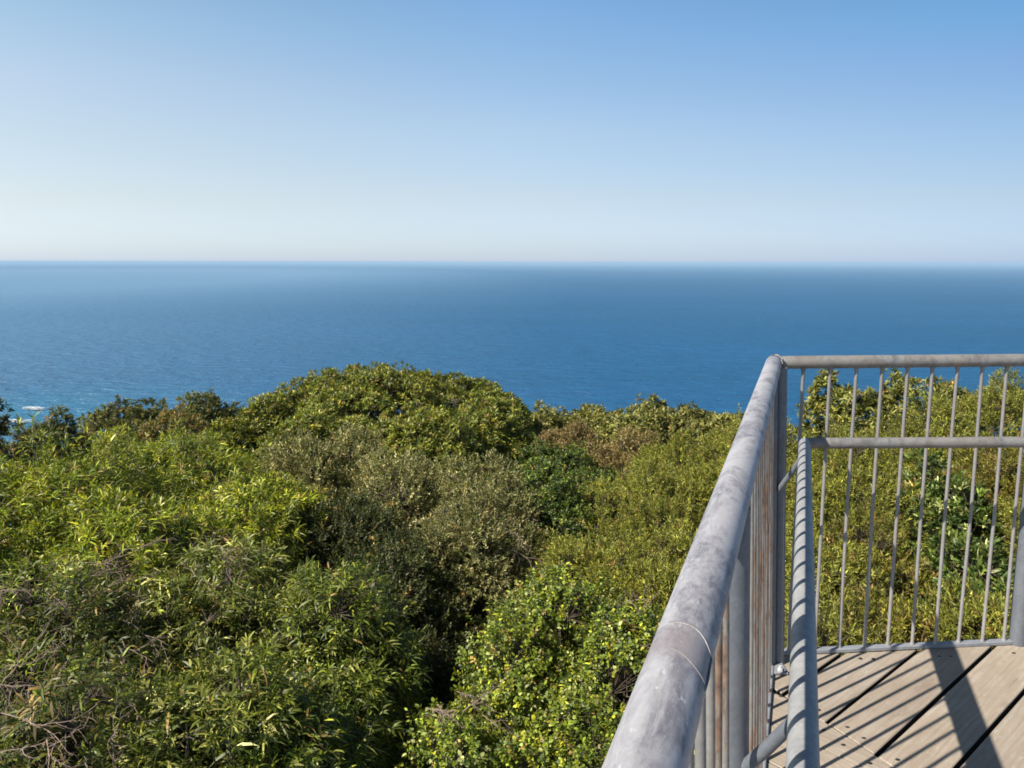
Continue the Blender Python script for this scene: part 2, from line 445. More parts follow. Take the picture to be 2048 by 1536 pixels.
# ------------------------------------------------------------------ terrain and sea
def ground_z(x, y):
    r = math.hypot(x, y); az = math.degrees(math.atan2(x, y))
    base = EYE - 7.2 - .05 * min(r, 18)
    if r > 18:
        left = max(0, min(1, (-az - 12) / 14)) if abs(az) < 120 else .5
        k = r - 18
        z = base - k * (.34 * (1 - left) + .16 * left) - (k ** 2) * (.0030 * (1 - left) + .0018 * left)
    else: z = base
    return max(z + .5 * math.sin(x * .31) * math.cos(y * .27) * min(1, r / 15), -8)
V = []; F = []
rings = [0.5, 2, 4, 6, 8, 10, 13, 16, 18, 21, 25, 30, 36, 44, 54, 66, 80, 96, 115, 135, 160, 190]
NS = 72
for i, r in enumerate(rings):
    for k in range(NS):
        a = 2 * math.pi * k / NS; x, y = r * math.sin(a), r * math.cos(a)
        V.append((x, y, ground_z(x, y)))
for i in range(len(rings) - 1):
    for k in range(NS):
        k2 = (k + 1) % NS; F.append((i * NS + k, (i + 1) * NS + k, (i + 1) * NS + k2, i * NS + k2))
F.append(tuple(range(NS)))
m, nt, out = mat('hillside_soil'); co = coords(nt)
p = N(nt, 'ShaderNodeBsdfPrincipled', Roughness=.95)
nt.links.new(ramp(nt, noise(nt, co, .9, 8, .7), [(.35, (.018, .02, .01)), (.55, (.035, .045, .018)), (.7, (.06, .045, .03))]), p.inputs['Base Color'])
bm_ = N(nt, 'ShaderNodeBump', Strength=1.0, Distance=.3); nt.links.new(noise(nt, co, 4, 6, .7), bm_.inputs['Height']); nt.links.new(bm_.outputs[0], p.inputs['Normal'])
nt.links.new(p.outputs[0], out.inputs[0])
me = bpy.data.meshes.new('hillside'); me.from_pydata(V, [], F); me.update()
bm = bmesh.new(); bm.from_mesh(me); bmesh.ops.recalc_face_normals(bm, faces=bm.faces); bm.to_mesh(me); bm.free()
me.polygons.foreach_set('use_smooth', [True] * len(me.polygons)); me.materials.append(m)
tag(link(bpy.data.objects.new('hillside', me)), kind='structure')

# sea
SEA_R = 60000.0
V = [(0, 0, 0)]; F = []; NS = 96; rr = []
r = 60.0
while r < SEA_R: rr.append(r); r *= 1.35
rr.append(SEA_R)
for r in rr:
    for k in range(NS):
        a = 2 * math.pi * k / NS; V.append((r * math.sin(a), r * math.cos(a), 0))
for k in range(NS): F.append((0, 1 + (k + 1) % NS, 1 + k))
for i in range(len(rr) - 1):
    for k in range(NS):
        k2 = (k + 1) % NS; F.append((1 + i * NS + k, 1 + i * NS + k2, 1 + (i + 1) * NS + k2, 1 + (i + 1) * NS + k))
m, nt, out = mat('sea_water'); co = coords(nt)
p = N(nt, 'ShaderNodeBsdfDiffuse')
gl = N(nt, 'ShaderNodeBsdfGlossy', Roughness=.3)
deep = ramp(nt, noise(nt, mapping(nt, co, (.0016, .0045, 1)), 1, 5, .6), [(.3, (.008,.085,.190)), (.7, (.011,.10,.24))])
deep = mix(nt, ramp(nt, noise(nt, mapping(nt, co, (.03, .085, 1), (0, 0, R(-14))), 1, 6, .7), [(.35, .30), (.65, 0.0)]), deep, (.001, .03, .085))  # swell shading put into the colour as darker streaks
dist = N(nt, 'ShaderNodeVectorMath', operation='DISTANCE'); nt.links.new(co, dist.inputs[0]); dist.inputs[1].default_value = (-235, 345, 0)
mr = N(nt, 'ShaderNodeMapRange'); nt.links.new(dist.outputs['Value'], mr.inputs['Value'])
mr.inputs['From Min'].default_value = 30; mr.inputs['From Max'].default_value = 130; mr.inputs['To Min'].default_value = 1; mr.inputs['To Max'].default_value = 0
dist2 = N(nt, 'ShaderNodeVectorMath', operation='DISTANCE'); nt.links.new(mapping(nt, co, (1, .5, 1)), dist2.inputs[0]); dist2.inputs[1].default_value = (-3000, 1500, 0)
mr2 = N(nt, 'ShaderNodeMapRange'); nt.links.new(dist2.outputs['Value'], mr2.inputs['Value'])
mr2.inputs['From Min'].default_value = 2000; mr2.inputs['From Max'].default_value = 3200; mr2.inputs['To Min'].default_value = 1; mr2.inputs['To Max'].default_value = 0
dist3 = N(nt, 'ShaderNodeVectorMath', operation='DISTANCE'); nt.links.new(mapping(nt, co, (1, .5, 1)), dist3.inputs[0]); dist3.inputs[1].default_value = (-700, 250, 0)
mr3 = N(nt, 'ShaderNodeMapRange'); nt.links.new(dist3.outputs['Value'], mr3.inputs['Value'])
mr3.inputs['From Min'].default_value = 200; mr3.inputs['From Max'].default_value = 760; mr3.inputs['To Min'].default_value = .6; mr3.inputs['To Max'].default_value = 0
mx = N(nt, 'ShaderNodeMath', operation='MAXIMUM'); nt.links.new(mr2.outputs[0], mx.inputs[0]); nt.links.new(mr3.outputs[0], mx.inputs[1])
sky_sheen = mix(nt, mx.outputs[0], deep, (.10,.205,.33))  # paler left sea: sky reflection and haze painted into the water colour
nt.links.new(mix(nt, mr.outputs[0], sky_sheen, (.03,.14,.25)), p.inputs['Color'])
wv = mapping(nt, co, (.055, .11, 1), (0, 0, R(-14)))
h1 = noise(nt, wv, 1, 5, .62, .3)
h2 = noise(nt, mapping(nt, co, (.35, .6, 1), (0, 0, R(10))), 1, 3, .6)
b1 = N(nt, 'ShaderNodeBump', Strength=1.0, Distance=4.5); nt.links.new(h1, b1.inputs['Height'])
b2 = N(nt, 'ShaderNodeBump', Strength=1.0, Distance=.6); nt.links.new(h2, b2.inputs['Height']); nt.links.new(b1.outputs[0], b2.inputs['Normal'])
nt.links.new(b2.outputs[0], p.inputs['Normal']); nt.links.new(b2.outputs[0], gl.inputs['Normal'])
ms = nt.nodes.new('ShaderNodeMixShader'); ms.inputs[0].default_value = .085
nt.links.new(p.outputs[0], ms.inputs[1]); nt.links.new(gl.outputs[0], ms.inputs[2]); nt.links.new(ms.outputs[0], out.inputs[0])
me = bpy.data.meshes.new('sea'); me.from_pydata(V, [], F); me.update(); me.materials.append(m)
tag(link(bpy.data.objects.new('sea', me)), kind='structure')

# breaking wave foam near the shore: ragged flecks
def foam_patch(name, az0, az1, dist, width, seed, label):
    rf = random.Random(seed); mb = MB()
    for i in range(230):
        t = rf.random(); core = math.sin(math.pi * min(1, t * 1.05 + .02)) ** .6
        a = az0 + (az1 - az0) * t; d = dist + rf.gauss(0, .55) * width * core - 8 * t
        c = U(a) * d; L = rf.uniform(.3, 1.9) * core + .15; W = rf.uniform(.12, .5) * core + .08; th = R(-a - 12 + rf.uniform(-14, 14))
        e1 = Vector((math.cos(th), math.sin(th), 0)); e2 = Vector((-e1.y, e1.x, 0)); z = .12 + i * .004
        b = len(mb.v); n = 9
        for k in range(n):
            q = 2 * math.pi * k / n; w = rf.uniform(.6, 1.1)
            mb.v.append(c + e1 * L * math.cos(q) * w + e2 * W * math.sin(q) * w + Vector((0, 0, z)))
        mb.f.append(tuple(range(b, b + n)))
    o = mb.build(name, FOAM, None, smooth=False); tag(o, label, 'foam', 'breaking wave foam', 'stuff'); return o
FOAM = plain('foam', (.70, .74, .76), .7)
foam_patch('surf_foam', -34.2, -31.2, 413, 4.5, 1, 'nearer white streak of surf foam beyond the dark knobbly trees')
foam_patch('surf_foam', -31.9, -30.7, 443, 2.6, 2, 'farther short white streak of surf foam on the turquoise water')

# ------------------------------------------------------------------ plants
# species: leaf shape (4 or 6 corners), length, width, leaves per tuft, twig length, spread (deg), droop, leaf-area index, lobe radius, ragged, colours
SPEC = {
 'long_bright': dict(m=6, L=.115, W=.0135, k=11, tw=.10, sp=(25, 75), dr=.45, lai=2.1, lobe=.34, col=[((.12,.145,.016),5),((.075,.105,.016),4),((.175,.18,.02),2.4),((.045,.065,.018),2.5),((.24,.24,.14),.8)]),
 'long_vivid': dict(m=6, L=.12, W=.016, k=11, tw=.10, sp=(25, 75), dr=.4, lai=2.1, lobe=.32, col=[((.14,.165,.016),5),((.085,.11,.016),4),((.20,.20,.03),2),((.045,.06,.018),2.5),((.24,.25,.13),.8)]),
 'long_mid': dict(m=6, L=.10, W=.014, k=11, tw=.09, sp=(25, 80), dr=.6, lai=2.1, lobe=.30, col=[((.06,.082,.014),5),((.034,.05,.012),6),((.12,.14,.022),2.2),((.18,.19,.09),.8)]),
 'long_dark': dict(m=6, L=.095, W=.013, k=9, tw=.09, sp=(25, 85), dr=.5, lai=1.8, lobe=.30, col=[((.048,.064,.014),5),((.028,.04,.012),5),((.075,.068,.025),1.5),((.10,.08,.055),.8),((.12,.145,.025),1.6)]),
 'long_pale': dict(m=6, L=.125, W=.0145, k=12, tw=.09, sp=(20, 75), dr=.65, lai=2.0, lobe=.29, col=[((.045,.06,.015),6),((.085,.105,.02),4),((.18,.19,.07),1.8),((.30,.30,.18),.9)]),
 'spike': dict(m=4, L=.05, W=.017, k=15, tw=.17, sp=(30, 60), dr=0, lai=2.0, lobe=.27, col=[((.12,.118,.075),4.5),((.085,.09,.05),5),((.048,.054,.03),3.5),((.22,.205,.15),2),((.09,.11,.045),2.5)]),
 'spike_green_shade': dict(m=4, L=.048, W=.018, k=14, tw=.15, sp=(30, 65), dr=0, lai=2.0, lobe=.25, col=[((.04,.047,.02),4),((.026,.036,.016),5),((.018,.026,.013),4),((.07,.07,.035),1)]),  # olive leaves darkened to put the hollow's shade into their colour
 'rosette': dict(smooth=1, gap=-.6, rag=.085, shoot=.015, m=4, L=.085, W=.03, k=11, tw=.035, sp=(40, 85), dr=-.1, lai=2.1, lobe=.42, col=[((.095,.11,.02),5),((.06,.08,.02),5),((.13,.125,.025),2.5),((.035,.05,.016),2),((.15,.15,.08),.7)]),
 'rosette_pale': dict(smooth=1, gap=-.6, rag=.085, shoot=.015, m=4, L=.10, W=.034, k=12, tw=.04, sp=(40, 85), dr=-.1, lai=1.9, lobe=.34, col=[((.115,.12,.045),5),((.08,.09,.035),5),((.16,.155,.08),2.5),((.04,.05,.02),2)]),
 'rosette_gold': dict(m=4, L=.095, W=.032, k=12, tw=.04, sp=(40, 85), dr=-.1, lai=1.7, lobe=.26, col=[((.105,.11,.032),5),((.07,.08,.025),5),((.15,.15,.07),2),((.035,.045,.02),3)]),
 'dark_rosette': dict(m=4, L=.095, W=.032, k=11, tw=.04, sp=(40, 85), dr=-.1, lai=1.8, lobe=.30, col=[((.05,.06,.02),5),((.03,.04,.016),6),((.09,.09,.035),2),((.08,.05,.03),1)]),
 'glossy': dict(m=4, L=.06, W=.026, k=9, tw=.06, sp=(40, 85), dr=.1, lai=2.0, lobe=.28, col=[((.04,.065,.018),5),((.025,.042,.014),5),((.08,.11,.022),2.5),((.12,.14,.04),.8)]),
 'glossy_pale': dict(m=6, L=.085, W=.026, k=10, tw=.05, sp=(20, 70), dr=0, lai=1.8, lobe=.22, col=[((.035,.06,.018),5),((.025,.04,.014),4),((.075,.105,.028),3),((.20,.22,.13),.8)]),
 'fine': dict(m=4, L=.052, W=.011, k=16, tw=.11, sp=(20, 65), dr=.05, lai=1.8, lobe=.30, col=[((.12,.13,.028),5),((.085,.10,.025),5),((.17,.175,.05),3),((.05,.06,.018),2),((.12,.09,.035),.6)]),
 'fine_brown': dict(m=4, L=.056, W=.012, k=16, tw=.11, sp=(20, 65), dr=.05, lai=1.7, lobe=.27, col=[((.105,.11,.02),5),((.075,.075,.02),5),((.14,.10,.045),2.2),((.05,.05,.018),2),((.16,.15,.05),1)]),
 'round': dict(m=6, L=.036, W=.021, k=10, tw=.10, sp=(45, 85), dr=.15, lai=2.1, lobe=.24, col=[((.095,.125,.018),5),((.055,.08,.018),4),((.165,.175,.02),2),((.03,.045,.014),3),((.18,.20,.11),1.3)]),
 'rust': dict(m=4, L=.055, W=.017, k=14, tw=.09, sp=(20, 70), dr=0, lai=1.9, lobe=.24, col=[((.14,.105,.07),5),((.105,.085,.05),4),((.06,.065,.028),3.5),((.18,.14,.10),1.8)]),
 'rust_green': dict(m=4, L=.09, W=.032, k=11, tw=.06, sp=(30, 80), dr=0, lai=1.9, lobe=.40, col=[((.12,.085,.04),4),((.07,.075,.025),5),((.16,.115,.065),2),((.04,.045,.02),3)]),
 'far': dict(m=4, L=.15, W=.06, k=11, tw=.08, sp=(30, 80), dr=0, lai=2.0, lobe=.75, col=[((.075,.08,.025),5),((.05,.06,.02),5),((.095,.09,.04),2),((.03,.04,.018),2)]),
}
def unit(v): return v / np.maximum(np.linalg.norm(v, axis=-1, keepdims=True), 1e-9)
GAIN = (2.12,2.0,1.3)
def leaves(rng, pos, axis, S, tone):
    """pos, axis: tuft bases and directions (n,3); returns verts, tris, colours"""
    n = len(pos); k = S['k']; m = S['m']
    axis = unit(axis)
    ref = np.where(np.abs(axis[:, 2:3]) < .9, np.array([[0, 0, 1.]]), np.array([[1., 0, 0]]))
    b = unit(np.cross(axis, ref)); c = np.cross(axis, b)
    j = np.arange(k)[None, :]
    phi = j * 2.39996 + rng.uniform(0, 6.28, (n, 1)) + rng.normal(0, .35, (n, k))
    sp = np.radians(S['sp'][1] + (S['sp'][0] - S['sp'][1]) * (j / max(1, k - 1)) + rng.normal(0, 9, (n, k)))
    t = (j / max(1, k - 1)) * S['tw'] * rng.uniform(.7, 1.25, (n, 1))
    rad = b[:, None, :] * np.cos(phi)[..., None] + c[:, None, :] * np.sin(phi)[..., None]
    d = unit(axis[:, None, :] * np.cos(sp)[..., None] + rad * np.sin(sp)[..., None] + rng.normal(0, .08, (n, k, 3)))
    base = pos[:, None, :] + axis[:, None, :] * t[..., None]
    L = S['L'] * rng.uniform(.45, 1.25, (n, k))[..., None] * rng.uniform(.85, 1.15, (n, 1, 1)); W = S['W'] * rng.uniform(.75, 1.2, (n, k))[..., None]
    nor = axis[:, None, :] - d * np.sum(d * axis[:, None, :], -1, keepdims=True)
    nor = unit(nor + rng.normal(0, .35, (n, k, 3))); side = unit(np.cross(d, nor)); nor = np.cross(side, d)
    dr = S['dr']; down = np.array([0, 0, -1.])
    mid = base + d * L * .5 + down * (dr * .16) * L
    tip = base + d * L + down * (dr * .62) * L - nor * L * .06
    if m == 4:
        vs = [base, mid + side * W * .5 + nor * W * .16, tip, mid - side * W * .5 + nor * W * .16]
        tri = [(0, 1, 2), (0, 2, 3)]
    else:
        q1 = base + d * L * .30 + down * (dr * .06) * L; q2 = base + d * L * .70 + down * (dr * .30) * L
        vs = [base, q1 + side * W * .5 + nor * W * .12, q2 + side * W * .42 + nor * W * .10, tip, q2 - side * W * .42 + nor * W * .10, q1 - side * W * .5 + nor * W * .12]
        tri = [(0, 1, 5), (1, 2, 5), (2, 4, 5), (2, 3, 4)]
    vs = np.stack(vs, 2).reshape(-1, 3)
    nl = n * k
    f = (np.arange(nl) * m)[:, None, None] + np.array(tri)[None]
    cols = np.array([x[0] for x in S['col']] + [(.16, .11, .055)]); w = np.array([x[1] for x in S['col']] + [.03 * sum(x[1] for x in S['col'])], float); w /= w.sum()
    tuft = rng.choice(len(cols), n, p=w)
    idx = np.where(rng.random((n, k)) < .72, tuft[:, None], rng.choice(len(cols), (n, k), p=w))
    cc = cols[idx] * np.array(GAIN) * np.exp(rng.normal(-.06, .36, (n, k, 1))) * tone[:, None, None]
    cc = np.repeat(cc.reshape(nl, 1, 3), m, 1).reshape(-1, 3)
    return vs, f.reshape(-1, 3), cc
def twig_prisms(p0, p1, r0, r1):
    """3-sided tapered sticks"""
    n = len(p0); d = unit(p1 - p0); ref = np.where(np.abs(d[:, 2:3]) < .9, np.array([[0, 0, 1.]]), np.array([[1., 0, 0]]))
    b = unit(np.cross(d, ref)); c = np.cross(d, b); vs = []
    for p, r in ((p0, r0), (p1, r1)):
        r = np.broadcast_to(r, (n,))[:, None]
        for a in (0, 2.094, 4.189): vs.append(p + (b * math.cos(a) + c * math.sin(a)) * r)
    vs = np.stack(vs, 1).reshape(-1, 3); o = (np.arange(n) * 6)[:, None, None]
    q = o + np.array([(0, 1, 4, 3), (1, 2, 5, 4), (2, 0, 3, 5)])[None]
    return vs, q.reshape(-1, 4)
def add_branches(rng, center, base, lobes, tips, thick, parent, name='trunk', m=None):
    V = []; Q = []; n0 = 0
    def add(p0, p1, r0, r1):
        nonlocal n0
        v, q = twig_prisms(np.atleast_2d(p0), np.atleast_2d(p1), r0, r1); V.append(v); Q.append(q + n0); n0 += len(v)
    fork = base + (center - base) * .55 + np.array([rng.normal(0, .08), rng.normal(0, .08), 0])
    segs = 5; prev = base
    for i in range(1, segs + 1):
        t = i / segs; p = base + (fork - base) * t + rng.normal(0, .03, 3) * (i < segs)
        add(prev, p, thick * (1.25 - .5 * (t - 1 / segs)), thick * (1.25 - .5 * t)); prev = p
    for c_, r_ in lobes:
        kn = fork + (c_ - fork) * .5 + rng.normal(0, .06, 3)
        add(prev, kn, thick * .6, thick * .38); add(kn, c_, thick * .38, thick * .18)
    if len(tips[0]): 
        v, q = twig_prisms(tips[0], tips[1], np.full(len(tips[0]), thick * .13), np.full(len(tips[0]), thick * .05)); V.append(v); Q.append(q + n0)
    return from_arrays(name, np.concatenate(V), faces4=np.concatenate(Q), mat=m or BARK, parent=parent)
RW = np.random.default_rng(4)
KW = unit(RW.normal(0, 1, (7, 3))) * (2 * math.pi / np.array([.28, .36, .45, .6, .8, 1.1, 1.5]))[:, None]; PW = RW.uniform(0, 6.28, 7)
KH = unit(RW.normal(0, 1, (7, 3))) * (2 * math.pi / np.array([.16, .2, .26, .33, .42, .55, .8]))[:, None]; PH = RW.uniform(0, 6.28, 7)
def lump(p, K, F_): return np.sin(p @ K.T + F_).sum(1) / 2.6
def plant(i, x, y, z, rx, ry, rz, sp, kind, label):
    rng = np.random.default_rng(1000 + i); S = SPEC[sp]
    dist = math.hypot(x, y)
    ry = min(ry, max(1.55 * rx, .62))
    gz = ground_z(x, y) - .1
    root = empty({'tree': 'tree', 'shrub': 'shrub'}[kind], (x, y, gz))
    tag(root, label, kind)
    cen = np.array([0, 0, z - gz]); rad = np.array([rx, ry, rz]); mean = (rx + ry) / 2
    # lobes over the upper part of the crown
    lr = min(S['lobe'], .62 * min(rx, ry)) * 1.0
    area = 2 * math.pi * (((rx * ry) ** 1.6 + (rx * rz) ** 1.6 + (ry * rz) ** 1.6) / 3) ** (1 / 1.6)
    nl = int(max(7, 2.0 * area / (math.pi * lr * lr)))
    lobes = []
    for k in range(nl):
        zz = 1 - (k + .5) / nl * 1.45; a = k * 2.39996 + rng.normal(0, .25)
        zz = max(-.6, min(1, zz + rng.normal(0, .06))); s = math.sqrt(max(0, 1 - zz * zz))
        u = np.array([s * math.cos(a), s * math.sin(a), zz])
        r = lr * rng.choice([.5, .7, .9, 1.1, 1.45], p=[.2, .25, .25, .2, .1]) * rng.uniform(.9, 1.1) if not S.get('smooth') else lr * rng.uniform(.7, 1.15)
        lobes.append((cen + u * np.maximum(rad - r * .85, rad * .25) * (rng.uniform(.93, 1.03) if S.get('smooth') else rng.uniform(.78, 1.12)), r, u))
    lobes.append((cen + np.array([0, 0, rz * .2]), min(rx, ry) * .55, np.array([0, 0, 1.])))
    # tufts on the lobes
    leaf_a = S['L'] * S['W'] * (.5 if S['m'] == 4 else .68)
    pos = []; ax = []; tone = []; tips0 = []; shoots = []
    for c_, r_, u in lobes:
        nt_ = int(S['lai'] * (.74 if dist < 13 else .85) * 2.6 * math.pi * r_ * r_ / (leaf_a * S['k']) * 1.0) + 2
        v = unit(rng.normal(0, 1, (nt_ * 3, 3)))
        keep = (v @ u > -.25) & (v[:, 2] > -.55); v = v[keep][:nt_]
        sho = rng.random((len(v), 1)) < S.get('shoot', .09)
        rr_ = r_ * (1.04 - np.abs(rng.normal(0, .20, (len(v), 1))) + sho * rng.uniform(.05, .38, (len(v), 1)) * (1 if dist < 12 else .35))
        p = c_ + v * rr_ * np.array([1, 1, .9])
        far_ = max(1.0, dist / 11)
        wp = (p + np.array([x, y, gz])) / far_
        h = lump(wp, KW, PW); p = p + (unit(p - cen) * .6 + np.array([0, 0, .4])) * (h * S.get('rag', .11) * far_)[:, None]
        inside = ((((p - cen) / (rad * .60)) ** 2).sum(1) > 1) & (lump(wp, KH, PH) > S.get('gap', -.45)) & ((((p - cen) / rad) ** 2).sum(1) < (1.16 if S.get('smooth') else 2.2))
        p = p[inside]; v = v[inside]; shoots.append(sho[inside, 0])
        pos.append(p); ax.append(unit(v + u * .35 + np.array([0, 0, .55]) + rng.normal(0, .28, v.shape)))
        tone.append(rng.uniform(.85, 1.15) * rng.uniform(.72, 1.28, len(v))); tips0.append(np.repeat(c_[None], len(v), 0))
    pos = np.concatenate(pos); ax = np.concatenate(ax); tone = np.concatenate(tone); tips0 = np.concatenate(tips0)
    v, f, c = leaves(rng, pos, ax, S, tone)
    from_arrays('crown', v, faces3=f, mat=LEAF, parent=root, color=c)
    keep = (rng.random(len(pos)) < (.5 if dist < 9 else .12)) | np.concatenate(shoots)
    thick = .022 + .018 * mean
    add_branches(rng, cen, np.zeros(3), [(a, b) for a, b, _ in lobes[:26]], (tips0[keep], pos[keep]), thick, root)
    return root, len(f)
